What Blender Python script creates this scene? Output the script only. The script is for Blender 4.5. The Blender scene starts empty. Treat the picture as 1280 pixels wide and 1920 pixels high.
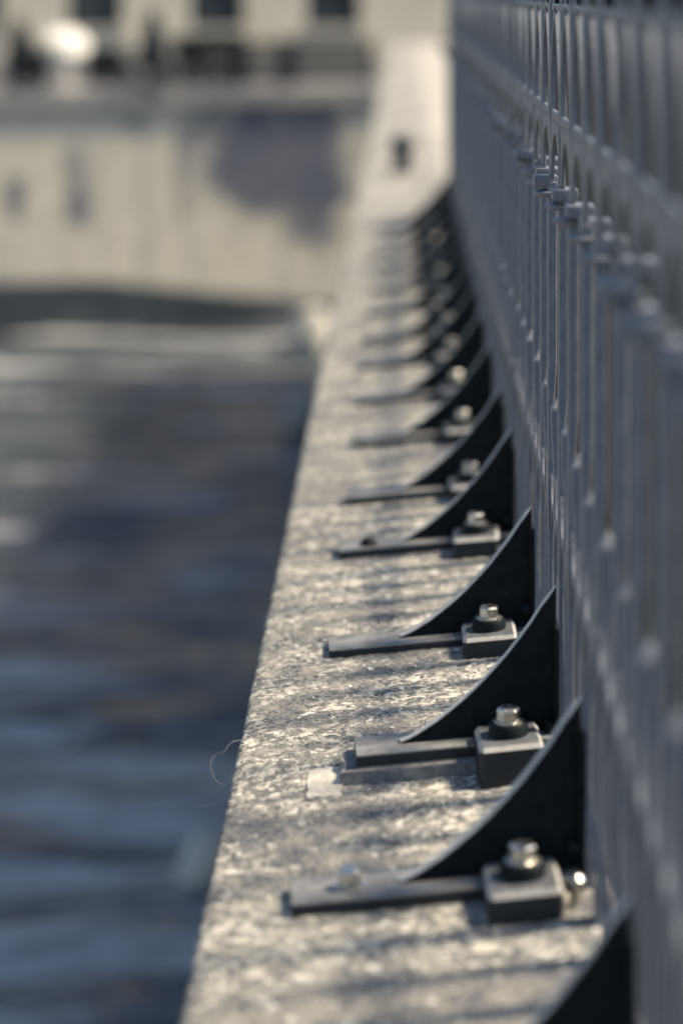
import bpy, bmesh, math, random
import numpy as np
from mathutils import Vector, Matrix

# ------------------------------------------------------------------ scene, camera, light
scene = bpy.context.scene
COL = scene.collection
R = math.radians
FPX = 85 / 36 * 1920            # focal length in photograph pixels
CAM_H = 0.81

cam = bpy.data.cameras.new('camera')
cam_o = bpy.data.objects.new('camera', cam)
COL.objects.link(cam_o)
cam_o.location = (0, 0, CAM_H)
cam_o.rotation_euler = (R(90), 0, 0)
cam.sensor_fit = 'VERTICAL'
cam.sensor_height = 36
cam.lens = 85
cam.shift_x = -112 / 1920
cam.shift_y = -979 / 1920
cam.clip_start = 0.05
cam.clip_end = 800
cam.dof.use_dof = True
cam.dof.focus_distance = 2.72
cam.dof.aperture_fstop = 2.4
scene.camera = cam_o

SUN_AZ, SUN_EL = R(3), R(51)     # azimuth from +X (right of the railing) towards +Y
sun_dir = Vector((math.cos(SUN_EL) * math.cos(SUN_AZ), math.cos(SUN_EL) * math.sin(SUN_AZ), math.sin(SUN_EL)))
world = bpy.data.worlds.new('World')
scene.world = world
world.use_nodes = True
wn = world.node_tree
sky = wn.nodes.new('ShaderNodeTexSky')
sky.sky_type = 'NISHITA'
sky.sun_disc = False
sky.sun_elevation = SUN_EL
sky.sun_rotation = R(90) - SUN_AZ
wn.links.new(sky.outputs[0], wn.nodes['Background'].inputs[0])
wn.nodes['Background'].inputs[1].default_value = 0.085
sl = bpy.data.lights.new('sun', 'SUN')
sl.energy = 4.0
sl.angle = R(8.0)
sl.color = (1.0, 0.87, 0.68)
sun_o = bpy.data.objects.new('sun', sl)
COL.objects.link(sun_o)
sun_o.rotation_euler = sun_dir.to_track_quat('Z', 'Y').to_euler()

scene.view_settings.view_transform = 'Standard'
scene.view_settings.look = 'None'
scene.view_settings.gamma = 1
scene.view_settings.exposure = 1.0
scene.cycles.use_denoising = True
scene.cycles.denoiser = 'OPENIMAGEDENOISE'
scene.cycles.max_bounces = 8

rng = random.Random(11)

# ------------------------------------------------------------------ materials
class NT:
    def __init__(self, name):
        self.m = bpy.data.materials.new(name)
        self.m.use_nodes = True
        self.t = self.m.node_tree
        self.b = self.t.nodes['Principled BSDF']
        tc = self.t.nodes.new('ShaderNodeTexCoord')
        self.co = tc.outputs['Object']
    def put(self, sock, v):
        if isinstance(v, bpy.types.NodeSocket):
            self.t.links.new(v, sock)
        elif isinstance(v, (tuple, list)) and len(v) == 3 and sock.type == 'RGBA':
            sock.default_value = (*v, 1)
        else:
            sock.default_value = v
    def noise(self, scale, detail=4, rough=0.55, co=None, dist=0.0):
        n = self.t.nodes.new('ShaderNodeTexNoise')
        self.put(n.inputs['Vector'], co or self.co)
        n.inputs['Scale'].default_value = scale
        n.inputs['Detail'].default_value = detail
        n.inputs['Roughness'].default_value = rough
        n.inputs['Distortion'].default_value = dist
        return n.outputs['Fac']
    def mapping(self, scale=(1, 1, 1), loc=(0, 0, 0), rot=(0, 0, 0)):
        n = self.t.nodes.new('ShaderNodeMapping')
        self.put(n.inputs['Vector'], self.co)
        n.inputs['Scale'].default_value = scale
        n.inputs['Location'].default_value = loc
        n.inputs['Rotation'].default_value = rot
        return n.outputs[0]
    def ramp(self, v, a, b, lo=0.0, hi=1.0):
        n = self.t.nodes.new('ShaderNodeMapRange')
        n.interpolation_type = 'SMOOTHSTEP'
        self.put(n.inputs[0], v)
        n.inputs[1].default_value = a
        n.inputs[2].default_value = b
        n.inputs[3].default_value = lo
        n.inputs[4].default_value = hi
        return n.outputs[0]
    def math(self, op, a, b=0.0):
        n = self.t.nodes.new('ShaderNodeMath')
        n.operation = op
        self.put(n.inputs[0], a)
        self.put(n.inputs[1], b)
        return n.outputs[0]
    def mix(self, f, a, b):
        n = self.t.nodes.new('ShaderNodeMix')
        n.data_type = 'RGBA'
        self.put(n.inputs[0], f)
        self.put(n.inputs[6], a)
        self.put(n.inputs[7], b)
        return n.outputs[2]
    def bump(self, h, strength=0.5, dist=0.001):
        n = self.t.nodes.new('ShaderNodeBump')
        n.inputs['Strength'].default_value = strength
        n.inputs['Distance'].default_value = dist
        self.put(n.inputs['Height'], h)
        self.t.links.new(n.outputs[0], self.b.inputs['Normal'])
    def sep(self):
        n = self.t.nodes.new('ShaderNodeSeparateXYZ')
        self.put(n.inputs[0], self.co)
        return n.outputs
    def set(self, color=None, rough=None, metal=None, spec=None):
        if color is not None: self.put(self.b.inputs['Base Color'], color)
        if rough is not None: self.put(self.b.inputs['Roughness'], rough)
        if metal is not None: self.put(self.b.inputs['Metallic'], metal)
        if spec is not None: self.put(self.b.inputs['Specular IOR Level'], spec)
        return self.m

def mat_coping():
    t = NT('weathered_coping_stone')
    big = t.noise(7, 5, 0.6)
    mid = t.noise(34, 6, 0.66, dist=0.6)
    fine = t.noise(160, 5, 0.7)
    grain = t.noise(620, 2, 0.6)
    c = t.mix(t.ramp(t.math('ADD', t.math('MULTIPLY', mid, 0.7), t.math('MULTIPLY', t.noise(11, 4, 0.6, co=t.mapping(loc=(1.7, 0.4, 0))), 0.3)), 0.40, 0.58), (0.085, 0.092, 0.112), (0.31, 0.29, 0.25))
    c = t.mix(t.ramp(fine, 0.46, 0.62, 0, 0.85), c, (0.42, 0.395, 0.335))
    zone = t.ramp(t.noise(2.6, 3, 0.55, co=t.mapping(loc=(0.6, 4.1, 0))), 0.38, 0.60)
    c = t.mix(t.math('MULTIPLY', t.math('SUBTRACT', 1.0, zone), 0.45), c, (0.10, 0.108, 0.125))
    crust = t.math('MULTIPLY', t.ramp(t.noise(70, 6, 0.74, dist=0.8), 0.49, 0.56), t.ramp(big, 0.38, 0.56))
    c = t.mix(crust, c, (0.68, 0.635, 0.515))
    spots = t.ramp(t.noise(58, 3, 0.55, co=t.mapping(loc=(3.1, 7.7, 0))), 0.635, 0.665)
    c = t.mix(spots, c, (0.84, 0.80, 0.68))
    pits = t.ramp(t.noise(190, 4, 0.65, co=t.mapping(loc=(9, 2, 1))), 0.58, 0.66, 0, 0.85)
    c = t.mix(pits, c, (0.06, 0.065, 0.075))
    h = t.math('ADD', t.math('MULTIPLY', fine, 1.0), t.math('MULTIPLY', grain, 0.55))
    h = t.math('SUBTRACT', h, t.math('MULTIPLY', pits, 0.6))
    t.bump(h, 1.0, 0.0030)
    return t.set(c, 0.88, spec=0.25)

def mat_mortar(name, a, b, s=60):
    t = NT(name)
    c = t.mix(t.ramp(t.noise(s, 5, 0.7), 0.35, 0.65), a, b)
    t.bump(t.noise(s * 6, 4, 0.7), 0.8, 0.0018)
    return t.set(c, 0.9, spec=0.2)

def mat_paint(name, a, b, rough=0.45, spec=0.5, bump=0.25, chips=None):
    t = NT(name)
    n = t.noise(55, 5, 0.65)
    c = t.mix(t.ramp(n, 0.3, 0.7), a, b)
    if chips:
        k = t.ramp(t.noise(130, 3, 0.6, co=t.mapping(loc=(4, 1, 8))), 0.70, 0.74)
        c = t.mix(k, c, chips)
    h = t.math('ADD', t.noise(420, 4, 0.6), t.math('MULTIPLY', t.noise(70, 3, 0.5), 1.2))
    t.bump(h, bump, 0.0012)
    return t.set(c, t.ramp(t.noise(90, 4, 0.6), 0.3, 0.7, rough - 0.08, rough + 0.14), spec=spec)

def mat_lit_top(name, a, lit_top, rough=0.5, amount=0.9, edge=(0.40, 0.385, 0.35)):
    t = NT(name)
    g = t.t.nodes.new('ShaderNodeNewGeometry')
    s = t.t.nodes.new('ShaderNodeSeparateXYZ')
    t.t.links.new(g.outputs['True Normal'], s.inputs[0])
    k = t.math('MULTIPLY', t.ramp(s.outputs[2], 0.25, 0.85), t.ramp(t.noise(38, 5, 0.65), 0.28, 0.62, 0.45, amount))  # upward faces painted lighter, as light from above leaves them
    c = t.mix(k, t.mix(t.noise(60, 4), tuple(x * 0.7 for x in a), tuple(x * 1.3 for x in a)), lit_top)
    az = t.math('ABSOLUTE', s.outputs[2])
    lit_bevel = t.math('MULTIPLY', t.math('MULTIPLY', t.ramp(az, 0.15, 0.35), t.ramp(az, 0.86, 0.96, 1.0, 0.0)), t.ramp(t.noise(150, 4, 0.6), 0.25, 0.5, 0.5, 1.0))  # bevels coloured pale to give the sunlit strip along the edges
    c = t.mix(lit_bevel, c, edge)
    h = t.math('ADD', t.noise(420, 4, 0.6), t.math('MULTIPLY', t.noise(70, 3, 0.5), 1.2))
    t.bump(h, 0.4, 0.0012)
    return t.set(c, t.ramp(t.noise(90, 4, 0.6), 0.3, 0.7, rough - 0.08, rough + 0.15), spec=0.35)

def mat_steel():
    t = NT('zinc_plated_steel')
    c = t.mix(t.ramp(t.noise(180, 4, 0.6), 0.35, 0.7), (0.44, 0.42, 0.38), (0.70, 0.67, 0.60))
    t.bump(t.noise(500, 3, 0.6), 0.15, 0.0006)
    return t.set(c, t.ramp(t.noise(120, 4, 0.6), 0.3, 0.7, 0.22, 0.42), metal=1.0)

def mat_plain(name, c0, c1, scale=4.0, rough=0.85, bump=0.0, bd=0.01, spec=0.3):
    t = NT(name)
    c = t.mix(t.ramp(t.noise(scale, 5, 0.62), 0.3, 0.7), c0, c1)
    if bump:
        t.bump(t.noise(scale * 6, 4, 0.6), bump, bd)
    return t.set(c, rough, spec=spec)

def dark_patch(t, u, w, cu, cz, ru, rz, n, soft=0.35):
    """a dark patch of its own ragged outline: mask 0..1"""
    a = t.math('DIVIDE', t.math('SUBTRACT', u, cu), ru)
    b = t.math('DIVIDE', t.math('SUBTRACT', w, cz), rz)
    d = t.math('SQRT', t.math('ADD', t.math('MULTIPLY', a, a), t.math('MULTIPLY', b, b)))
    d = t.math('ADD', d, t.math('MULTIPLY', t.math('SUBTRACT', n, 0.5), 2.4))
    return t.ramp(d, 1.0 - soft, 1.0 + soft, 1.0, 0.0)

def mat_quay():
    t = NT('mottled_quay_masonry')
    s = t.sep()
    n1 = t.noise(1.5, 6, 0.68)
    n2 = t.noise(3.2, 5, 0.65)
    c = t.mix(t.ramp(n2, 0.3, 0.7), (0.50, 0.455, 0.365), (0.68, 0.625, 0.505))
    streak = t.ramp(t.noise(1.3, 4, 0.6, co=t.mapping(scale=(1.6, 1, 0.22), loc=(2.3, 0, 0))), 0.48, 0.68, 0, 0.55)
    c = t.mix(streak, c, (0.34, 0.335, 0.335))
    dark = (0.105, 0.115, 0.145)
    for cu, cz, ru, rz, k in DARK_PATCHES:  # ragged dark patches mixed over the masonry tone
        c = t.mix(t.math('MULTIPLY', dark_patch(t, s[0], s[2], cu, cz, ru, rz, n1), k), c, dark)
    return t.set(c, 0.9, spec=0.2)

def mat_water():
    t = NT('river_water')
    co = t.mapping(scale=(0.55, 1.0, 1.0), rot=(0, 0, R(12)))
    w1 = t.noise(0.9, 3, 0.5, co=co)
    w2 = t.noise(3.1, 4, 0.6, co=co, dist=0.4)
    h = t.math('ADD', t.math('MULTIPLY', w1, 1.0), t.math('MULTIPLY', w2, 0.35))
    t.bump(h, 1.0, 0.45)
    t.b.inputs['IOR'].default_value = 1.33
    c = t.mix(t.ramp(w1, 0.3, 0.7), (0.034, 0.044, 0.052), (0.062, 0.073, 0.084))
    near = t.ramp(t.sep()[1], 15.0, 23.0, 0.13, 0.0)         # more pale streaks mixed into the colour nearer the camera
    streak = t.noise(0.75, 4, 0.6, co=t.mapping(scale=(0.45, 1.25, 1.0), rot=(0, 0, R(-8)), loc=(1.4, 3.2, 0)), dist=1.2)
    pale_streaks = t.ramp(t.math('ADD', streak, near), 0.51, 0.68, 0.0, 0.9)
    c = t.mix(pale_streaks, c, (0.46, 0.455, 0.45))
    return t.set(c, t.ramp(pale_streaks, 0.0, 0.8, 0.10, 0.45), spec=0.5)

def mat_glass():
    t = NT('dark_window_glass')
    return t.set(t.mix(t.noise(2, 2), (0.035, 0.045, 0.052), (0.06, 0.07, 0.078)), 0.12, spec=0.5)

def mat_leaf(name, a, b):
    t = NT(name)
    t.set(t.mix(t.ramp(t.noise(9, 3), 0.3, 0.7), a, b), 0.55, spec=0.3)
    return t.m

# far bank geometry, measured from the photograph: a wall running obliquely across the view
FA = R(20)                       # its angle to the picture plane
FD = 47.0                        # its distance straight ahead
def far_u(px, off=0.0):
    """run along the far wall (metres) seen at photograph column px; off = metres behind the wall"""
    k = (px - 752) / FPX
    d0 = FD + off / math.cos(FA)
    X = k * d0 / (1 - k * math.tan(FA))
    return X / math.cos(FA) + off * math.tan(FA)
def far_d(u, off=0.0):
    return FD + u * math.sin(FA) + off * math.cos(FA)
def far_z(px, py, off=0.0):
    return CAM_H - (py + 19) * far_d(far_u(px, off), off) / FPX
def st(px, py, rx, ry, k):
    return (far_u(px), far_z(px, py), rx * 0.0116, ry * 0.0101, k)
DARK_PATCHES = [st(525, 300, 135, 115, 0.95), st(590, 390, 55, 80, 0.85), st(440, 250, 60, 70, 0.5), st(30, 375, 16, 36, 0.85),
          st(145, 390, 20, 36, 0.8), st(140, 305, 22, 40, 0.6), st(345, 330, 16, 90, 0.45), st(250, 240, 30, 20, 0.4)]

M = dict(
    coping=mat_coping(),
    mortar=mat_mortar('grey_bedding_mortar', (0.15, 0.153, 0.162), (0.30, 0.29, 0.27)),
    pale_mortar=mat_mortar('pale_mortar', (0.50, 0.47, 0.40), (0.68, 0.64, 0.54), 90),
    ashlar=mat_mortar('river_wall_ashlar', (0.16, 0.16, 0.165), (0.36, 0.34, 0.30), 5),
    iron=mat_paint('grey_blue_iron_paint', (0.112, 0.125, 0.148), (0.168, 0.180, 0.202), 0.42, 0.5, 0.35, (0.03, 0.035, 0.04)),
    black=mat_paint('bituminous_black_paint', (0.003, 0.0062, 0.0085), (0.007, 0.0115, 0.0140), 0.55, 0.16, 0.45, (0.04, 0.045, 0.048)),
    rim=mat_paint('sky_lit_rim_paint', (0.50, 0.49, 0.47), (0.66, 0.64, 0.59), 0.45, 0.5, 0.4),  # pale edge colour stands in for sky light along the gusset rim
    plate=mat_lit_top('lit_top_plate_paint', (0.022, 0.026, 0.030), (0.27, 0.265, 0.25), 0.55),
    block=mat_lit_top('clamp_paint', (0.018, 0.023, 0.027), (0.15, 0.155, 0.16), 0.45),
    steel=mat_steel(),
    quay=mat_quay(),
    cap=mat_plain('quay_cap_stone', (0.19, 0.19, 0.20), (0.33, 0.315, 0.285), 1.2),
    wet=mat_plain('wet_algae_footing', (0.032, 0.042, 0.050), (0.058, 0.068, 0.076), 2.0, 0.5),
    render=mat_plain('cream_facade_render', (0.46, 0.42, 0.345), (0.60, 0.555, 0.455), 0.6),
    trim=mat_plain('stone_window_trim', (0.34, 0.33, 0.31), (0.44, 0.42, 0.38), 2.0),
    glass=mat_glass(),
    darkiron=mat_plain('dark_iron', (0.018, 0.022, 0.026), (0.034, 0.038, 0.043), 8, 0.5),
    white=mat_plain('white_enamel', (0.68, 0.66, 0.59), (0.74, 0.72, 0.64), 5, 0.9),
    pale_seat=mat_plain('pale_woven_seat', (0.30, 0.30, 0.31), (0.42, 0.41, 0.39), 12, 0.6),
    cloth=mat_plain('dark_canvas', (0.014, 0.020, 0.024), (0.028, 0.034, 0.038), 6, 0.9),
    planter=mat_plain('dark_planter_box', (0.05, 0.055, 0.06), (0.08, 0.085, 0.09), 3, 0.8),
    paving=mat_plain('street_paving', (0.13, 0.13, 0.135), (0.20, 0.195, 0.185), 2.5, 0.9, 0.3, 0.01),
    path=mat_plain('pale_stone_footpath', (0.33, 0.31, 0.265), (0.47, 0.44, 0.375), 3.0, 0.9, 0.3, 0.004),
    asphalt=mat_plain('dark_asphalt', (0.012, 0.0145, 0.017), (0.022, 0.025, 0.028), 30, 1.0, 0.4, 0.004, 0.0),
    water=mat_water(),
    rock=mat_plain('pale_limestone_rock', (0.44, 0.42, 0.36), (0.66, 0.62, 0.52), 3.0, 0.9, 0.6, 0.05),
    leaf=mat_leaf('dark_yew_leaf', (0.016, 0.026, 0.020), (0.032, 0.046, 0.034)),
    shrub=mat_leaf('terrace_shrub_leaf', (0.012, 0.020, 0.020), (0.032, 0.042, 0.038)),
    bark=mat_plain('dark_twigs', (0.03, 0.028, 0.026), (0.05, 0.046, 0.04), 10),
    thread=mat_plain('dry_grass_fibre', (0.40, 0.38, 0.32), (0.5, 0.47, 0.4), 30, 0.6),
)

# ------------------------------------------------------------------ helpers
class MB:
    def __init__(self):
        self.v, self.f, self.mi = [], [], []
    def poly(self, verts, faces, mi=0):
        o = len(self.v)
        self.v += [tuple(p) for p in verts]
        self.f += [tuple(i + o for i in f) for f in faces]
        self.mi += [mi] * len(faces)
        return self
    def box(self, x0, x1, y0, y1, z0, z1, mi=0):
        v = [(x, y, z) for z in (z0, z1) for y in (y0, y1) for x in (x0, x1)]
        return self.poly(v, [(0, 2, 3, 1), (4, 5, 7, 6), (0, 1, 5, 4), (2, 6, 7, 3), (0, 4, 6, 2), (1, 3, 7, 5)], mi)
    def lathe(self, prof, seg=20, c=(0, 0, 0), mi=0, rot=0.0):
        n = len(prof)
        v = [(c[0] + r * math.cos(2 * math.pi * k / seg + rot), c[1] + r * math.sin(2 * math.pi * k / seg + rot), c[2] + z)
             for k in range(seg) for r, z in prof]
        f = [(k * n + i, ((k + 1) % seg) * n + i, ((k + 1) % seg) * n + i + 1, k * n + i + 1) for k in range(seg) for i in range(n - 1)]
        f.append(tuple(k * n + n - 1 for k in range(seg)))
        f.append(tuple(k * n for k in reversed(range(seg))))
        return self.poly(v, f, mi)
    def tube(self, pts, r, seg=8, mi=0):
        pts = [Vector(p) for p in pts]
        rr = r if isinstance(r, (list, tuple)) else [r] * len(pts)
        v = []
        for i, p in enumerate(pts):
            d = (pts[min(i + 1, len(pts) - 1)] - pts[max(i - 1, 0)]).normalized()
            a = d.cross(Vector((0.31, 0.2, 0.93))).normalized()
            b = d.cross(a)
            v += [p + a * rr[i] * math.cos(2 * math.pi * k / seg) + b * rr[i] * math.sin(2 * math.pi * k / seg) for k in range(seg)]
        f = [(i * seg + k, i * seg + (k + 1) % seg, (i + 1) * seg + (k + 1) % seg, (i + 1) * seg + k) for i in range(len(pts) - 1) for k in range(seg)]
        f += [tuple(reversed(range(seg))), tuple((len(pts) - 1) * seg + k for k in range(seg))]
        return self.poly(v, f, mi)
    def mesh(self, name, mats, bevel=0.0, seg=2, smooth=False, angle=40):
        bm = bmesh.new()
        vs = [bm.verts.new(p) for p in self.v]
        for f, mi in zip(self.f, self.mi):
            try:
                fc = bm.faces.new([vs[i] for i in f])
                fc.material_index = mi
            except ValueError:
                pass
        bmesh.ops.recalc_face_normals(bm, faces=bm.faces)
        if bevel:
            es = [e for e in bm.edges if len(e.link_faces) == 2 and e.calc_face_angle(0) > R(angle)]
            bmesh.ops.bevel(bm, geom=es, offset=bevel, segments=seg, profile=0.6, affect='EDGES', clamp_overlap=True)
        if smooth:
            for fc in bm.faces: fc.smooth = True
        me = bpy.data.meshes.new(name)
        bm.to_mesh(me); bm.free()
        if smooth:
            me.set_sharp_from_angle(angle=R(angle))
        for m in (mats if isinstance(mats, (list, tuple)) else [mats]):
            me.materials.append(m)
        return me

def obj(name, me, parent=None, loc=(0, 0, 0), rot=(0, 0, 0)):
    o = bpy.data.objects.new(name, me)
    COL.objects.link(o)
    o.location = loc
    o.rotation_euler = rot
    if parent is not None:
        o.parent = parent
    return o
def tag(o, label=None, cat=None, group=None, kind=None):
    if label: o['label'] = label
    if cat: o['category'] = cat
    if group: o['group'] = group
    if kind: o['kind'] = kind
    return o
def thing(name, label, cat, loc=(0, 0, 0), rz=0.0, group=None):
    return tag(obj(name, None, None, loc, (0, 0, rz)), label, cat, group)

def fnoise(p, scale, octaves=4, rough=0.55, seed=0):
    """value noise on an (N,3) array, about -1..1"""
    out = np.zeros(len(p)); amp = 1.0; tot = 0.0
    def hsh(i):
        h = (i[:, 0] * 374761393 + i[:, 1] * 668265263 + i[:, 2] * 2147483647 + seed * 144665) & 0xffffffff
        h = ((h ^ (h >> 13)) * 1274126177) & 0xffffffff
        return ((h ^ (h >> 16)) & 0xffff) / 32767.5 - 1
    for o in range(octaves):
        q = p * scale + 17.3 * o
        i = np.floor(q).astype(np.int64); f = q - i
        f = f * f * (3 - 2 * f)
        s = np.zeros(len(p))
        for dx in (0, 1):
            for dy in (0, 1):
                for dz in (0, 1):
                    w = (f[:, 0] if dx else 1 - f[:, 0]) * (f[:, 1] if dy else 1 - f[:, 1]) * (f[:, 2] if dz else 1 - f[:, 2])
                    s += w * hsh(i + np.array([dx, dy, dz]))
        out += s * amp; tot += amp
        amp *= rough; scale *= 2.03
    return out / tot

# ------------------------------------------------------------------ water and ground
SL = 0.09                        # crossfall of the coping towards the river
EDGE = -0.178
WATER = CAM_H - 6.3
def grid_mesh(name, xs, ys, zf, m):
    X, Y = np.meshgrid(xs, ys)
    p = np.stack([X.ravel(), Y.ravel(), np.zeros(X.size)], 1)
    p[:, 2] = zf(p)
    nx, ny = len(xs), len(ys)
    i = np.arange(nx * ny).reshape(ny, nx)
    q = np.stack([i[:-1, :-1], i[:-1, 1:], i[1:, 1:], i[1:, :-1]], -1).reshape(-1, 4)
    me = bpy.data.meshes.new(name)
    me.from_pydata(p.tolist(), [], q.tolist())
    me.materials.append(m)
    me.polygons.foreach_set('use_smooth', [True] * len(me.polygons))
    return me
def wave(p):
    q = p * np.array([0.55, 1.0, 1.0])
    return WATER + 0.12 * fnoise(q, 0.5, 2, 0.5, 3) + 0.04 * fnoise(q, 1.6, 2, 0.5, 5)
tag(obj('water', grid_mesh('water', np.concatenate([np.linspace(-60, -9, 20), np.linspace(-8.7, 3, 60), np.linspace(4, 60, 20)]),
        np.concatenate([np.linspace(-30, 10, 20), np.linspace(10.2, 60, 260), np.linspace(62, 120, 12)]), wave, M['water'])), kind='structure')
tag(obj('road', MB().box(0.190, 30, -12, 40, -0.35, -0.03).mesh('road', M['asphalt'])), kind='structure')

tag(obj('footpath', MB().box(0.192, 0.64, 10.5, 40.0, -0.2, -0.012).mesh('footpath', M['path'])), kind='structure')

# ------------------------------------------------------------------ near river wall and its coping
river_wall = thing('river_wall', 'weathered pale stone river wall carrying the iron railing and its brackets', 'wall', (0, 0, -5.6))
WZ = 5.6
def coping_stone(y0, y1, step, seed):
    prof = [(EDGE, -0.21)]
    z = -0.19
    while z < EDGE * SL - 0.012:
        prof.append((EDGE, z)); z += max(step * 2, 0.006)
    r = 0.008
    for k in range(5):
        a = math.pi - k / 4 * math.pi / 2
        prof.append((EDGE + r + r * math.cos(a), EDGE * SL - r + r * math.sin(a)))
    x = EDGE + r + step
    while x < 0.180:
        prof.append((x, x * SL))
        x += step if x < 0.17 else 0.012
    prof += [(0.186, 0.186 * SL - 0.004), (0.186, -0.21)]
    ny = int((y1 - y0) / step)
    ys = np.linspace(y0 + 0.003, y1 - 0.003, ny + 1)
    P = np.array(prof); n = len(P)
    tang = np.gradient(P, axis=0); tang /= np.linalg.norm(tang, axis=1)[:, None] + 1e-9
    nor = np.stack([-tang[:, 1], tang[:, 0]], 1)
    p = np.zeros((ny + 1, n, 3))
    p[:, :, 0] = P[None, :, 0]; p[:, :, 1] = ys[:, None]; p[:, :, 2] = P[None, :, 1]
    q = p.reshape(-1, 3)
    d = 0.0012 * fnoise(q, 22, 3, 0.6, 1) + 0.0015 * fnoise(q, 110, 3, 0.65, 2)
    pit = fnoise(q, 75, 2, 0.5, 7)
    d -= 0.0022 * np.clip((pit - 0.35) / 0.3, 0, 1)
    edge = np.exp(-((q[:, 0] - EDGE) / 0.012) ** 2)
    chip = fnoise(q, 38, 3, 0.6, 9)
    d += edge * (0.0026 * fnoise(q, 60, 3, 0.7, 4) - 0.008 * np.clip((chip - 0.25) / 0.4, 0, 1))
    d = d.reshape(ny + 1, n)
    fall = np.minimum(np.minimum(ys - ys[0], ys[-1] - ys), 0.008) / 0.008
    d = d - (1 - fall[:, None]) * 0.004
    p[:, :, 0] += d * nor[None, :, 0]; p[:, :, 2] += d * nor[None, :, 1]
    p[:, :, 2] += WZ
    i = np.arange((ny + 1) * n).reshape(ny + 1, n)
    f = np.stack([i[:-1, :-1], i[:-1, 1:], i[1:, 1:], i[1:, :-1]], -1).reshape(-1, 4)[:, ::-1].tolist()
    f += [tuple(i[0, :].tolist()), tuple(i[-1, ::-1].tolist())]
    me = bpy.data.meshes.new('coping_stone')
    me.from_pydata(p.reshape(-1, 3).tolist(), [], f)
    me.polygons.foreach_set('use_smooth', [True] * (len(me.polygons) - 2) + [False, False])
    me.materials.append(M['coping'])
    obj('coping_stone', me, river_wall)
joints = [(-1.0, 1.15, 0.012), (1.15, 3.74, 0.0032), (3.74, 5.95, 0.0055), (5.95, 8.2, 0.009), (8.2, 10.4, 0.012), (10.4, 12.6, 0.015)] + [(12.6 + 2.3 * i, 14.9 + 2.3 * i, 0.03) for i in range(12)]
for k, (a, b, s) in enumerate(joints):
    coping_stone(a, b, s, k)
    if k:
        obj('mortar_joint', MB().box(EDGE + 0.006, 0.182, a - 0.006, a + 0.006, WZ - 0.2, WZ - 0.018).mesh('mortar_joint', M['pale_mortar']), river_wall)
# ashlar blocks of the face below
hh = 0.62
zt = -0.212
row = 0
while zt > -5.4:
    y = -1.0 - (0.55 if row % 2 else 0)
    while y < 40.2:
        y1 = min(y + 1.1 + 0.25 * rng.random() + (1.2 if y > 12 else 0), 40.2)
        if y1 - y > 0.1:
            pr = 0.006 * rng.random()
            obj('stone_block', MB().box(-0.15 - pr, 0.18, max(y, -1.0) + 0.006, y1 - 0.006, WZ + zt - hh + 0.006, WZ + zt - 0.006).mesh('stone_block', M['ashlar'], 0.012, 2), river_wall)
        y = y1
    zt -= hh; row += 1
obj('mortar_core', MB().box(-0.135, 0.17, -0.98, 40.17, 0.0, WZ - 0.215).mesh('mortar_core', M['mortar']), river_wall)

def slab(name, x0, x1, y0, y1, zoff, h, m, seed, rag=0.005):
    """a ragged-edged thin cake of mortar lying on the sloping coping"""
    r = random.Random(seed); pts = []
    for (ax, ay), (bx, by) in (((x0, y0), (x1, y0)), ((x1, y0), (x1, y1)), ((x1, y1), (x0, y1)), ((x0, y1), (x0, y0))):
        for k in range(7):
            t = k / 7
            pts.append((ax + (bx - ax) * t + r.uniform(-rag, rag), ay + (by - ay) * t + r.uniform(-rag, rag)))
    n = len(pts); cx, cy = (x0 + x1) / 2, (y0 + y1) / 2
    b = [(x, y, x * SL + zoff - 0.006) for x, y in pts]
    t1 = [(cx + (x - cx) * 0.985, cy + (y - cy) * 0.985, x * SL + zoff + h + r.uniform(-0.0006, 0.0006)) for x, y in pts]
    f = [(i, (i + 1) % n, n + (i + 1) % n, n + i) for i in range(n)] + [tuple(range(n, 2 * n)), tuple(reversed(range(n)))]
    return MB().poly(b + t1, f).mesh(name, m)
pm = obj('mortar_patch', slab('mortar_patch', -0.096, -0.060, 2.445, 2.535, WZ, 0.0012, M['pale_mortar'], 5, 0.0018), river_wall)

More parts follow.
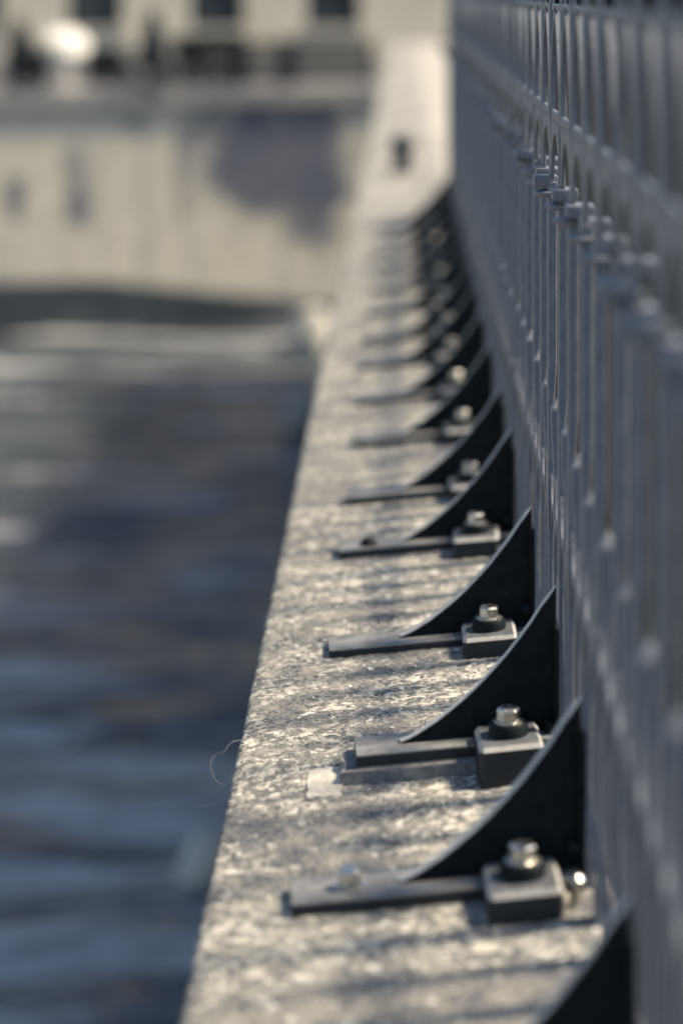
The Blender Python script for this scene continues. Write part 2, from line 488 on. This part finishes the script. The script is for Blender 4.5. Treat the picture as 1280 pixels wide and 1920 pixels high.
# ------------------------------------------------------------------ railing
FX = 0.165                       # river-side face of the bars
PITCH = 0.165
Y0R, NB = 2.56 - 21 * PITCH, 59
rail = thing('iron_railing', 'long grey-blue iron railing with collared bars, spiked dog bars and arched rails', 'railing', (FX, 0, FX * SL))
T = 0.010
def stack(b, secs):
    """box-section upright: secs = (z, x0, x1, half width)"""
    v = []
    for z, x0, x1, w in secs: v += [(x0, -w, z), (x1, -w, z), (x1, w, z), (x0, w, z)]
    n = len(secs)
    f = [(i * 4 + k, i * 4 + (k + 1) % 4, i * 4 + 4 + (k + 1) % 4, i * 4 + 4 + k) for i in range(n - 1) for k in range(4)]
    b.poly(v, f + [(3, 2, 1, 0), tuple(range(n * 4 - 4, n * 4))])
def bar_mesh():
    b = MB()
    stack(b, [(-0.02, 0, .008, .013), (.03, 0, .0075, .013), (.09, .0005, .006, .011), (.15, .0005, .0055, .011), (.20, 0, .0075, .012), (.22, 0, .0085, .013),
              (.24, 0, .0075, .012), (.28, .0, .006, .012), (.33, 0, .0065, .013), (.375, 0, .0095, .014), (.580, 0, T, .014)])
    stack(b, [(.578, .001, .0075, .013), (.60, .0025, .0065, .012), (.635, .003, .0065, .012), (.66, .001, .008, .013), (.70, .002, .007, .012), (1.02, .002, .008, .013)])
    z = 1.02                                                     # leaf point above the top rail
    prof = [(0.012, 0), (0.022, 0.03), (0.026, 0.06), (0.016, 0.10), (0.001, 0.15)]
    v = []
    for w, dz in prof: v += [(T / 2, -w, z + dz), (T / 2 - 0.005, 0, z + dz), (T / 2, w, z + dz), (T / 2 + 0.005, 0, z + dz)]
    f = [(i * 4 + k, i * 4 + (k + 1) % 4, i * 4 + 4 + (k + 1) % 4, i * 4 + 4 + k) for i in range(4) for k in range(4)] + [(3, 2, 1, 0), (16, 17, 18, 19)]
    b.poly(v, f)
    return b.mesh('bar', M['iron'], 0.0011, 1, False, 50)
def collar_mesh():
    b = MB().box(-0.0085, T + 0.0085, -0.021, 0.021, 0.5725, 0.5845)
    return b.mesh('collar', M['iron'], 0.0016, 2, True, 50)
def bead_mesh():
    prof = [(0.004, -0.0055), (0.013, -0.0045), (0.0175, -0.0015), (0.0175, 0.001), (0.013, 0.0035), (0.004, 0.004)]
    return MB().lathe(prof, 20, (0.003, 0, 0.5665)).mesh('bead', M['iron'], 0, 1, True, 60)
def dog_mesh():
    b = MB()
    stack(b, [(-0.02, -.001, .009, .009), (.03, -.001, .008, .009), (.09, .0005, .005, .008), (.15, .001, .005, .008), (.19, .000, .007, .009), (.22, .002, .0065, .010),
              (.24, .0025, .0060, .009), (.265, .001, .006, .009), (.295, -.001, .009, .010), (.325, -.0025, .0115, .010), (.340, -.0025, .012, .010)])
    v = [(-.0025, -.010, .3399), (.012, -.010, .3399), (.012, .010, .3399), (-.0025, .010, .3399), (.005, 0, .3535)]
    b.poly(v, [(0, 1, 4), (1, 2, 4), (2, 3, 4), (3, 0, 4), (3, 2, 1, 0)])
    return b.mesh('dog_bar', M['iron'], 0.0010, 1, False, 40)
def web(name, x0, x1, w, top, bot, n=14):
    """thin cast web between two uprights; top and bot are height functions of u in -1..1"""
    v = []
    for i in range(n + 1):
        u = -1 + 2 * i / n
        y = u * w / 2
        v += [(x0, y, bot(u)), (x1, y, bot(u)), (x1, y, top(u)), (x0, y, top(u))]
    f = [(i * 4 + k, i * 4 + (k + 1) % 4, i * 4 + 4 + (k + 1) % 4, i * 4 + 4 + k) for i in range(n) for k in range(4)]
    f += [(3, 2, 1, 0), (n * 4, n * 4 + 1, n * 4 + 2, n * 4 + 3)]
    return MB().poly(v, f).mesh(name, M['iron'], 0, 1, False)
def strip(pts, x0, x1, w):
    """flat strip following (y,z) points"""
    P = [Vector((0, a, b)) for a, b in pts]; v = []; n = len(P)
    for i, p in enumerate(P):
        d = (P[min(i + 1, n - 1)] - P[max(i - 1, 0)]).normalized()
        q = Vector((0, -d.z, d.y)) * w / 2
        v += [(x0, p.y - q.y, p.z - q.z), (x1, p.y - q.y, p.z - q.z), (x1, p.y + q.y, p.z + q.z), (x0, p.y + q.y, p.z + q.z)]
    f = [(i * 4 + k, i * 4 + (k + 1) % 4, i * 4 + 4 + (k + 1) % 4, i * 4 + 4 + k) for i in range(n - 1) for k in range(4)]
    f += [(3, 2, 1, 0), tuple(range((n - 1) * 4, n * 4))]
    return v, f
ab = lambda u, e: abs(u) ** e
me_bar, me_col, me_bead, me_dog = bar_mesh(), collar_mesh(), bead_mesh(), dog_mesh()
me_low = web('arched_web', 0.0022, 0.0058, PITCH / 2 - 0.018, lambda u: 0.224 + 0.045 * ab(u, 3.4), lambda u: 0.215 - 0.045 * ab(u, 3.4))
me_up = web('spandrel', 0.0025, 0.0062, PITCH - 0.026, lambda u: 0.652, lambda u: 0.637 - 0.055 * ab(u, 2.6), 18)
def tracery():
    b = MB(); h = PITCH / 2
    for s in (1, -1):
        pts = [(s * (-h + 0.016 + (h - 0.0185) * (t / 16) ** 2.3), 0.660 + 0.112 * t / 16) for t in range(17)]
        b.poly(*strip(pts, 0.0018, 0.0072, 0.010))
    return b.mesh('tracery', M['iron'])
me_tr = tracery()
for k in range(NB):
    y = Y0R + k * PITCH
    jit = 0.0014
    b = obj('bar', me_bar, rail, (rng.uniform(-jit, jit), y + rng.uniform(-0.002, 0.002), 0), (rng.uniform(-.002, .002), rng.uniform(-.0015, .0015), 0))
    obj('collar', me_col, b, (rng.uniform(-.0006, .0006), 0, rng.uniform(-.0012, .0012)), (rng.uniform(-.02, .02), rng.uniform(-.03, .03), 0))
    obj('bead', me_bead, b, (rng.uniform(-.0008, .0008), 0, rng.uniform(-.001, .001)))
    if k < NB - 1:
        ym = y + PITCH / 2
        obj('dog_bar', me_dog, rail, (rng.uniform(-jit, jit), ym + rng.uniform(-0.002, 0.002), rng.uniform(-.002, .002)), (rng.uniform(-.004, .004), rng.uniform(-.003, .003), 0))
        for s in (-1, 1):
            obj('arched_web', me_low, rail, (0, ym + s * PITCH / 4, 0))
        obj('spandrel', me_up, rail, (0, ym, 0))
        obj('tracery', me_tr, rail, (0, ym, 0))
ya, yb = Y0R - 0.03, Y0R + (NB - 1) * PITCH + 0.03
obj('upper_rail', MB().box(0.0025, 0.0075, ya, yb, 0.650, 0.662).mesh('upper_rail', M['iron'], 0.001, 1), rail)
obj('tracery_rail', MB().box(0.0030, 0.0062, ya, yb, 0.772, 0.780).mesh('tracery_rail', M['iron'], 0.001, 1), rail)
obj('top_rail', MB().box(-0.010, 0.020, ya, yb, 0.990, 1.012).mesh('top_rail', M['iron'], 0.003, 2), rail)

# ------------------------------------------------------------------ brackets
CURVE = [(0, 0), (.06, .022), (.12, .052), (.237, .125), (.32, .19), (.41, .264), (.5, .35), (.587, .443), (.68, .55), (.763, .66), (.84, .77), (.9, .87), (.955, .945), (1, 1)]
def shear(me):
    for v in me.vertices: v.co.z += v.co.x * SL
    return me
def gusset_mesh(h, base):
    b = MB(); t = 0.0050
    top = [(x * 0.1625 - 0.002, base + 0.002 + z * h) for x, z in CURVE]
    bot = [(0.1605, base - 0.001), (-0.002, base - 0.001)]
    ol = top + bot; n = len(ol)
    v = [(x, -t, z) for x, z in ol] + [(x, t, z) for x, z in ol]
    b.poly(v, [tuple(range(n)), tuple(reversed(range(n, 2 * n)))], 0)
    b.poly(v, [(i, n + i, n + (i + 1) % n, (i + 1) % n) for i in range(len(top) - 1)], 1)
    b.poly(v, [(i, n + i, n + (i + 1) % n, (i + 1) % n) for i in range(len(top) - 1, n)], 0)
    me = b.mesh('gusset', [M['black'], M['rim']])
    bm = bmesh.new(); bm.from_mesh(me)
    bmesh.ops.remove_doubles(bm, verts=bm.verts, dist=1e-5)
    es = [e for e in bm.edges if len(e.link_faces) == 2 and {f.material_index for f in e.link_faces} == {0, 1} and e.calc_face_angle(0) > 0.6]
    r = bmesh.ops.bevel(bm, geom=es, offset=0.0012, segments=2, affect='EDGES', clamp_overlap=True)
    for f in r['faces']: f.material_index = 1
    bmesh.ops.recalc_face_normals(bm, faces=bm.faces)
    bm.to_mesh(me); bm.free()
    return shear(me)
def plate_mesh(x0, base, w=0.032, th=0.010):
    b = MB()
    v = []
    for z in (base - th - 0.004, base):
        v += [(x0 + 0.004, -w, z), (0.162, -w * 0.92, z), (0.162, w * 0.92, z), (x0, w, z)]
    b.poly(v, [(3, 2, 1, 0), (4, 5, 6, 7), (0, 1, 5, 4), (1, 2, 6, 5), (2, 3, 7, 6), (3, 0, 4, 7)])
    return shear(b.mesh('foot_plate', M['plate'], 0.0018, 2, True, 40))
def hexhead(r, h, c, rot, m):
    b = MB()
    pts = [(r * math.cos(math.pi / 3 * k + rot), r * math.sin(math.pi / 3 * k + rot)) for k in range(6)]
    v = [(c[0] + x, c[1] + y, c[2]) for x, y in pts] + [(c[0] + x, c[1] + y, c[2] + h * 0.82) for x, y in pts]
    v += [(c[0] + x * 0.86, c[1] + y * 0.86, c[2] + h) for x, y in pts] + [(c[0], c[1], c[2] + h * 1.05)]
    f = [tuple(reversed(range(6)))]
    for k in range(6):
        j = (k + 1) % 6
        f += [(k, j, 6 + j, 6 + k), (6 + k, 6 + j, 12 + j, 12 + k), (12 + k, 12 + j, 18)]
    return b.poly(v, f).mesh('bolt', m, 0.0006, 1, False, 35)
ORD = ['nearest', 'second', 'third', 'fourth', 'fifth', 'sixth', 'seventh', 'eighth', 'ninth', 'tenth', 'eleventh', 'twelfth', 'thirteenth', 'fourteenth', 'fifteenth']
#            y     plate tip  plate height  gusset height
BR = [(1.70, -0.095, 0.012, 0.145), (2.165, -0.101, 0.012, 0.147), (2.52, -0.050, 0.026, 0.146), (2.99, -0.092, 0.010, 0.143),
      (3.50, -0.093, 0.013, 0.146), (3.86, -0.086, 0.014, 0.146), (4.34, -0.084, 0.014, 0.145)]
for k, d in enumerate([4.78, 5.22, 5.60, 6.08, 6.52, 6.92, 7.38, 7.82, 8.26]):
    BR.append((d, -0.082 - 0.01 * rng.random(), 0.013 + 0.003 * rng.random(), 0.145))
LAB = {0: 'black curved bracket cut off by the bottom right corner, only its gusset showing',
       1: 'black curved bracket with an extra small bolt through the tip of its foot plate',
       2: 'black curved bracket whose short foot plate sits on a thick grey mortar bed',
       3: 'sharp black curved bracket just beyond the one on the mortar bed',
       4: 'black curved bracket with a dark lump on its foot plate tip'}
for k, (y, x0, base, gh) in enumerate(BR):
    lab = LAB.get(k) or 'blurred black curved bracket, %s of the row beyond the one with the lump' % ['nearest', 'second', 'third', 'fourth', 'fifth', 'sixth', 'seventh', 'eighth', 'ninth', 'tenth', 'eleventh'][k - 5]
    t = thing('support_bracket', lab, 'bracket', (0, y, 0), 0, 'curved brackets bolted to the coping')
    obj('gusset', gusset_mesh(gh, base), t, (0, 0, 0), (0, 0, rng.uniform(-.02, .02)))
    fp = obj('foot_plate', plate_mesh(x0, base), t)
    by = -0.050
    th = 0.026 + (base - 0.012)
    top = th
    r = random.Random(k)
    bx = 0.1075 + r.uniform(-.002, .002)
    bl = MB().box(-0.0325, 0.0325, -0.041, 0.039, -0.006, top).mesh('clamp_block', M['block'], 0.0042, 1, False, 40)
    for v in bl.vertices: v.co.z += (v.co.x + bx) * SL
    blo = obj('clamp_block', bl, t, (bx, by, 0), (0, 0, r.uniform(-.05, .05)))
    zz = top + bx * SL
    obj('spacer', MB().lathe([(0.0205, -0.001), (0.0205, 0.010), (0.0190, 0.0125), (0.006, 0.0125)], 28, (0, 0, zz)).mesh('spacer', M['black'], 0, 1, True), blo)
    obj('washer', MB().lathe([(0.0160, 0), (0.0160, 0.002), (0.0150, 0.0026), (0.005, 0.0026)], 24, (0, 0, zz + 0.0122)).mesh('washer', M['steel'], 0, 1, True), blo)
    obj('bolt', hexhead(0.0122, 0.013, (0, 0, zz + 0.0146), r.uniform(0, 1), M['steel']), blo)
    # flange against the bars with its cross bolt
    obj('flange', MB().box(0.1585, 0.1635, -0.02, 0.02, 0.012, gh * 0.93 + 0.014).mesh('flange', M['black'], 0.001, 1), t)
    cb = hexhead(0.0085, 0.010, (0, 0, 0), r.uniform(0, 1), M['black'])
    obj('cross_bolt', cb, t, (0.158, -0.0125, 0.047), (0, R(-90), 0))
    if k == 1:
        z2 = base + (-0.0457) * SL
        obj('washer', MB().lathe([(0.0145, -0.001), (0.0145, 0.0016), (0.006, 0.0018)], 22, (-0.046, -0.003, z2)).mesh('washer', M['steel'], 0, 1, True), fp)
        obj('bolt', hexhead(0.0112, 0.015, (-0.046, -0.003, z2 + 0.0016), 0.3, M['steel']), fp)
        obj('anchor_stud', MB().lathe([(0.0055, -0.004), (0.0055, 0.016), (0.0085, 0.017), (0.0085, 0.022), (0.005, 0.026), (0.001, 0.0265)], 14, (0.1515, -0.060, 0.0145)).mesh('anchor_stud', M['steel'], 0, 1, True), t)
    if k == 2:
        obj('mortar_bed', slab('mortar_bed', -0.062, 0.150, -0.044, 0.034, 0.0, 0.0125, M['mortar'], 8, 0.0035), t)
    if k == 4:
        obj('lump', MB().lathe([(0.012, -0.002), (0.013, 0.004), (0.009, 0.009), (0.002, 0.011)], 9, (-0.047, -0.008, base + -0.047 * SL)).mesh('lump', M['black'], 0, 1, True), fp)

# small loose things on the coping
def fibre(label, pts):
    P = [Vector(p) for p in pts]; out = []
    for i in range(len(P) - 1):
        p0, p1, p2, p3 = P[max(i - 1, 0)], P[i], P[i + 1], P[min(i + 2, len(P) - 1)]
        for s in range(8):
            t = s / 8
            out.append(0.5 * ((2 * p1) + (p2 - p0) * t + (2 * p0 - 5 * p1 + 4 * p2 - p3) * t * t + (3 * p1 - p0 - 3 * p2 + p3) * t ** 3))
    out.append(P[-1])
    tag(obj('grass_fibre', MB().tube(out, 0.00016, 5).mesh('grass_fibre', M['thread'], 0, 1, True)), label, 'fibre', 'dry fibres on the coping edge')
def pt(px, py, d):
    return ((px - 752) * d / FPX, d, CAM_H - (py + 19) * d / FPX)
fibre('thin dry fibre looping off the coping edge over the water', [pt(442, 1442, 2.50), pt(425, 1470, 2.51), pt(404, 1462, 2.53), pt(395, 1435, 2.54), pt(404, 1415, 2.55), pt(420, 1410, 2.55), pt(428, 1398, 2.56), pt(438, 1390, 2.58), pt(452, 1388, 2.60)])
fibre('short straight dry fibre below the looping one at the coping edge', [pt(430, 1494, 2.44), pt(412, 1500, 2.45), pt(399, 1509, 2.46), pt(384, 1510, 2.47), pt(366, 1510, 2.48)])
b = thing('bollard', 'small dark iron bollard on the coping beyond the end of the railing', 'bollard', (0.005, 10.7, 0.0))
obj('post', MB().lathe([(0.058, -0.01), (0.058, 0.012), (0.042, 0.02), (0.038, 0.10)], 20).mesh('post', M['darkiron'], 0, 1, True), b)
obj('cap', MB().lathe([(0.038, 0.0995), (0.055, 0.105), (0.060, 0.125), (0.050, 0.150), (0.028, 0.166), (0.003, 0.171)], 20).mesh('cap', M['darkiron'], 0, 1, True), b)

# ------------------------------------------------------------------ leaves
def leaf_mass(name, m, n, x0, x1, y0, y1, z0, z1, size, seed, round_=0.0):
    r = np.random.default_rng(seed)
    p = r.random((n, 3))
    s = r.integers(0, 6, n)                       # push most leaves towards the skin of the mass
    ax, side = s % 3, s // 3
    dep = r.random(n) ** 2.2 * 0.45
    for a in range(3):
        k = ax == a
        p[k, a] = np.where(side[k] == 1, 1 - dep[k], dep[k])
    bump = fnoise(p * np.array([x1 - x0, y1 - y0, z1 - z0]) + 3, 2.2, 3, 0.55, seed)
    c = p - 0.5
    if round_:
        l = np.linalg.norm(c, axis=1) + 1e-6
        mx = np.abs(c).max(1) + 1e-6
        c = c * (1 - round_ + round_ * (mx / l))[:, None]
    c = c * (1 + 0.10 * bump)[:, None]
    ctr = (c + 0.5) * np.array([x1 - x0, y1 - y0, z1 - z0]) + np.array([x0, y0, z0])
    a = r.normal(size=(n, 3)); a /= np.linalg.norm(a, axis=1)[:, None]
    b2 = np.cross(a, r.normal(size=(n, 3))); b2 /= np.linalg.norm(b2, axis=1)[:, None]
    sz = size * (0.6 + 0.8 * r.random(n))[:, None]
    q = np.stack([ctr - a * sz, ctr + b2 * sz * .4, ctr + a * sz, ctr - b2 * sz * .4], 1).reshape(-1, 3)
    me = bpy.data.meshes.new(name)
    me.from_pydata(q.tolist(), [], (np.arange(4 * n).reshape(-1, 4)).tolist())
    me.materials.append(m)
    return me
hedge = thing('hedge', 'dark clipped evergreen hedge behind the railing', 'hedge', (5.2, 38.9, -0.03))
obj('foliage', leaf_mass('foliage', M['leaf'], 30000, -3.9, 7.5, -0.6, 0.6, 0.05, 2.6, 0.075, 3), hedge)
obj('branch_core', MB().box(-3.6, 7.2, -0.30, 0.30, 0, 2.3).mesh('branch_core', M['leaf'], 0.1, 2), hedge)

# ------------------------------------------------------------------ far bank
ax_ = (math.cos(FA), math.sin(FA))
def far_thing(name, label, cat, u, off, z, group=None, rz=0.0):
    return thing(name, label, cat, (u * math.cos(FA) - off * math.sin(FA), FD + u * math.sin(FA) + off * math.cos(FA), z), FA + rz, group)
STREET = CAM_H - 1.84
qw = far_thing('quay_wall', 'tall pale mottled quay wall across the water with a dark wet foot', 'wall', 0, 0, 0)
U0, U1 = -26, 34
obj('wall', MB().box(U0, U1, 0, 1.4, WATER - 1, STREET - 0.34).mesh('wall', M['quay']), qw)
us = [U0, -16, far_u(0), far_u(200), far_u(420), far_u(600), 6, U1]
tz = [-4.5, -4.5, -4.53, -4.58, -4.90, -5.14, -5.2, -5.2]
fv, ff = [], []
for q, zq in zip(us, tz): fv += [(q, -0.10, WATER - 1), (q, -0.10, zq - 0.05), (q, -0.06, zq), (q, -0.002, zq), (q, -0.002, WATER - 1)]
for i in range(len(us) - 1): ff += [(i * 5 + k, i * 5 + k + 1, i * 5 + 6 + k, i * 5 + 5 + k) for k in range(4)]
ff += [(0, 1, 2, 3, 4), tuple(reversed(range(len(us) * 5 - 5, len(us) * 5)))]
obj('footing', MB().poly(fv, ff).mesh('footing', M['wet']), qw)
u = U0
while u < U1:
    w = 1.9 + 0.4 * rng.random()
    obj('cap_stone', MB().box(u + 0.006, u + w - 0.006, -0.14, 1.38, STREET - 0.338, STREET).mesh('cap_stone', M['cap'], 0.025, 2), qw)
    u += w
fs = obj('far_pavement', MB().box(U0, U1, 1.41, 14, STREET - 0.3, STREET - 0.01).mesh('far_pavement', M['paving']), None, (0, FD, 0), (0, 0, FA))
tag(fs, kind='structure')

# house behind the far terrace
OFF = 4.6
house = far_thing('cream_house', 'low cream rendered house with dark windows behind the terrace across the water', 'house', 0, OFF, STREET)
hx0, hx1 = -16.0, 17.0
wz = far_z(408, 52, OFF) - STREET
wins = []
for px in (-45, 180, 408, 625, 905, 1100):
    ua, ub = far_u(px - 51, OFF), far_u(px + 51, OFF)
    wins.append((ua, ub))
HT = 4.3
zs = [(wz, wz + 1.9)]
def wall_panel(a, b2, z0, z1):
    obj('wall', MB().box(a, b2, 0, 0.35, z0, z1).mesh('wall', M['render']), house)
edges = [hx0] + [e for w in wins for e in w] + [hx1]
for i in range(0, len(edges), 2):
    wall_panel(edges[i], edges[i + 1], 0.42, HT)
for a, b2 in wins:
    wall_panel(a, b2, 0.42, zs[0][0]); wall_panel(a, b2, zs[0][1], HT)
    for z0, z1 in zs:
        w = obj('window', MB().box(a + .07, b2 - .07, .16, .20, z0 + .07, z1 - .07).mesh('window', M['glass']), house)
        fr = MB()
        fr.box(a, a + .08, .12, .22, z0, z1).box(b2 - .08, b2, .12, .22, z0, z1).box(a + .08, b2 - .08, .12, .22, z0, z0 + .08).box(a + .08, b2 - .08, .12, .22, z1 - .08, z1)
        mid = (a + b2) / 2
        fr.box(mid - .03, mid + .03, .13, .21, z0 + .08, z1 - .08).box(a + .08, b2 - .08, .135, .205, z0 + 1.2, z0 + 1.25)
        obj('frame', fr.mesh('frame', M['darkiron']), w)
        obj('sill', MB().box(a - .10, b2 + .10, -.10, .12, z0 - .11, z0 - .003).mesh('sill', M['trim'], .01, 1), w)
obj('plinth', MB().box(hx0, hx1, -0.06, 0.36, 0, 0.418).mesh('plinth', M['cap'], .02, 1), house)
obj('string_course', MB().box(hx0, hx1, -0.09, -0.002, wz + 2.3, wz + 2.5).mesh('string_course', M['trim'], .02, 1), house)
obj('roof', MB().poly([(hx0 - .4, -.5, HT), (hx1 + .4, -.5, HT), (hx1 + .4, 8, HT), (hx0 - .4, 8, HT), (hx0 - .4, 3.7, HT + 1.0), (hx1 + .4, 3.7, HT + 1.0)],
    [(0, 1, 5, 4), (2, 3, 4, 5), (0, 4, 3), (1, 2, 5), (3, 2, 1, 0)]).mesh('roof', M['planter']), house)

# far railing
ra, rb = far_u(432), far_u(704)
fr = far_thing('terrace_railing', 'dark low iron railing along the far quay edge', 'railing', 0, 0.25, STREET)
RH = 0.86
obj('top_rail', MB().box(ra, rb, -.03, .03, RH - .10, RH).mesh('top_rail', M['darkiron'], .01, 1), fr)
obj('bottom_rail', MB().box(ra, rb, -.025, .025, .06, .12).mesh('bottom_rail', M['darkiron'], .008, 1), fr)
me_fb = MB().box(-.0135, .0135, -.011, .011, .12, RH - .10).mesh('bar', M['darkiron'])
n = int((rb - ra) / 0.05)
posts = [ra + .03, far_u(468), far_u(534), far_u(546), far_u(558), rb - .03]
for i in range(1, n):
    obj('bar', me_fb, fr, (ra + (rb - ra) * i / n, 0, 0))
me_fp = MB().box(-.05, .05, -.05, .05, 0, RH + .03).mesh('post', M['darkiron'], .01, 1)
for p in posts:
    obj('post', me_fp, fr, (p, 0, 0))

def planter(label, px0, px1, off, h, seed):
    u0, u1 = far_u(px0, off), far_u(px1, off)
    t = far_thing('planter', label, 'planter', (u0 + u1) / 2, off, STREET, 'shrub planters on the far terrace')
    w = (u1 - u0) / 2
    b = MB().box(-w, w, -.22, .22, 0, .36)
    obj('box', b.mesh('box', M['planter'], .015, 2), t)
    obj('foliage', leaf_mass('foliage', M['shrub'], 2600, -w - .05, w + .05, -.3, .3, .34, h, .05, seed, .5), t)
    obj('stem', MB().tube([(0, 0, .3), (.03, .02, .5), (-.02, 0, h * .85)], [.02, .016, .006], 6).mesh('stem', M['bark']), t)
planter('dark leafy planter next to the left end of the far railing', 350, 458, 0.6, 0.98, 21)
planter('dark leafy planter between the folded parasol and the other planter', 300, 348, 0.9, 0.92, 22)
planter('dark leafy planter under the folded parasol at the far left', 22, 92, 0.8, 0.72, 24)
planter('low dark leafy planter behind the white table', 166, 252, 1.6, 0.72, 23)

def cafe_table(px, off):
    t = far_thing('cafe_table', 'white round café table with its top tilted up on the far terrace', 'table', far_u(px, off), off, STREET)
    obj('table_top', MB().lathe([(0.375, -.018), (.40, -.008), (.402, .008), (.39, .018), (.01, .018)], 32).mesh('table_top', M['white'], 0, 1, True), t, (0, -.03, .86), (R(38), R(6), 0))
    obj('leg', MB().lathe([(.03, .02), (.026, .4), (.035, .83)], 12).mesh('leg', M['white'], 0, 1, True), t)
    obj('base', MB().lathe([(.20, 0), (.20, .015), (.05, .04), (.03, .045)], 20).mesh('base', M['white'], 0, 1, True), t)
cafe_table(128, 0.9)

def chair(label, px, off, rz, m):
    t = far_thing('cafe_chair', label, 'chair', far_u(px, off), off, STREET, 'café chairs on the far terrace', rz)
    obj('seat', MB().lathe([(.05, .43), (.19, .435), (.20, .45), (.19, .462), (.01, .462)], 20).mesh('seat', m, 0, 1, True), t)
    bk = obj('backrest', MB().tube([(-.18, .16, .44), (-.19, .20, .66), (-.15, .22, .80), (0, .23, .86), (.15, .22, .80), (.19, .20, .66), (.18, .16, .44)], .018, 8).mesh('backrest', m, 0, 1, True), t)
    for x in (-.09, 0, .09):
        obj('slat', MB().box(x - .022, x + .022, .195, .21, .46, .84).mesh('slat', m), bk)
    for sx in (-1, 1):
        for sy in (-1, 1):
            obj('leg', MB().tube([(sx * .14, sy * .14, .44), (sx * .19, sy * .19, 0)], .014, 7).mesh('leg', m), t)
chair('white slatted café chair in front of the white table', 112, 0.35, 2.9, M['white'])
chair('dark café chair at the far left of the terrace', 45, 0.9, -1.2, M['darkiron'])
chair('dark café chair touching the left side of the white table', 78, 1.0, -2.2, M['darkiron'])
chair('pale café chair beside the folded parasol', 258, 0.9, 1.8, M['pale_seat'])
chair('pale café chair in front of the leafy planters', 328, 0.4, 0.5, M['pale_seat'])
chair('pale café chair right behind the railing end', 402, 0.35, 0.2, M['pale_seat'])

def parasol(label, px, off, h):
    t = far_thing('folded_parasol', label, 'parasol', far_u(px, off), off, STREET, 'folded parasols on the far terrace')
    obj('base', MB().lathe([(.31, 0), (.31, .06), (.24, .14), (.05, .20)], 20).mesh('base', M['darkiron'], 0, 1, True), t)
    obj('pole', MB().lathe([(.022, .13), (.022, h)], 10).mesh('pole', M['darkiron'], 0, 1, True), t)
    v = []; seg = 24; prof = [(.12, .30), (.24, .36), (.22, .66), (.17, h * .70), (.12, h - .12), (.03, h + .02)]
    nn = len(prof)
    for k in range(seg):
        a = 2 * math.pi * k / seg; ff = 1 + (0.22 if k % 3 == 0 else -0.10)
        v += [(r * ff * math.cos(a), r * ff * math.sin(a), z) for r, z in prof]
    f = [(k * nn + i, ((k + 1) % seg) * nn + i, ((k + 1) % seg) * nn + i + 1, k * nn + i + 1) for k in range(seg) for i in range(nn - 1)]
    obj('canopy', MB().poly(v, f).mesh('canopy', M['cloth'], 0, 1, True, 80), t)
    obj('strap', MB().lathe([(.262, .66), (.268, .67), (.268, .70), (.262, .71)], 20).mesh('strap', M['darkiron'], 0, 1, True), t)
parasol('dark folded parasol between the white table and the planters', 286, 0.10, 1.45)
parasol('dark folded parasol at the far left beside the dark chair', 38, 0.15, 1.30)

# pale rocks standing in the river
def rock(label, px, py, r, seed, hgt, m='rock'):
    d = (CAM_H - WATER) * FPX / (py + 19)
    bm = bmesh.new()
    bmesh.ops.create_icosphere(bm, subdivisions=4, radius=1.0)
    p = np.array([v.co[:] for v in bm.verts])
    k = 1 + 0.28 * fnoise(p + seed, 1.3, 2, 0.5, seed) + 0.10 * fnoise(p + seed, 4.0, 3, 0.6, seed)
    for v, q, s in zip(bm.verts, p, k):
        v.co = (q[0] * s * r, q[1] * s * r, q[2] * s * hgt)
    me = bpy.data.meshes.new('river_rock'); bm.to_mesh(me); bm.free()
    me.materials.append(M[m])
    tag(obj('river_rock', me, None, ((px - 752) * d / FPX, d, WATER + hgt * 0.25)), label, 'rock', 'pale rocks standing in the river')
rock('pale rock in the water at the bottom left, beside the coping edge', 385, 1650, 0.20, 2, 0.26, 'pale_mortar')
rock('greyish rock in the water midway along the coping edge', 562, 800, 0.26, 5, 0.42, 'trim')
rock('bright pale rock near the foot of the far quay wall', 588, 655, 0.36, 8, 0.62)
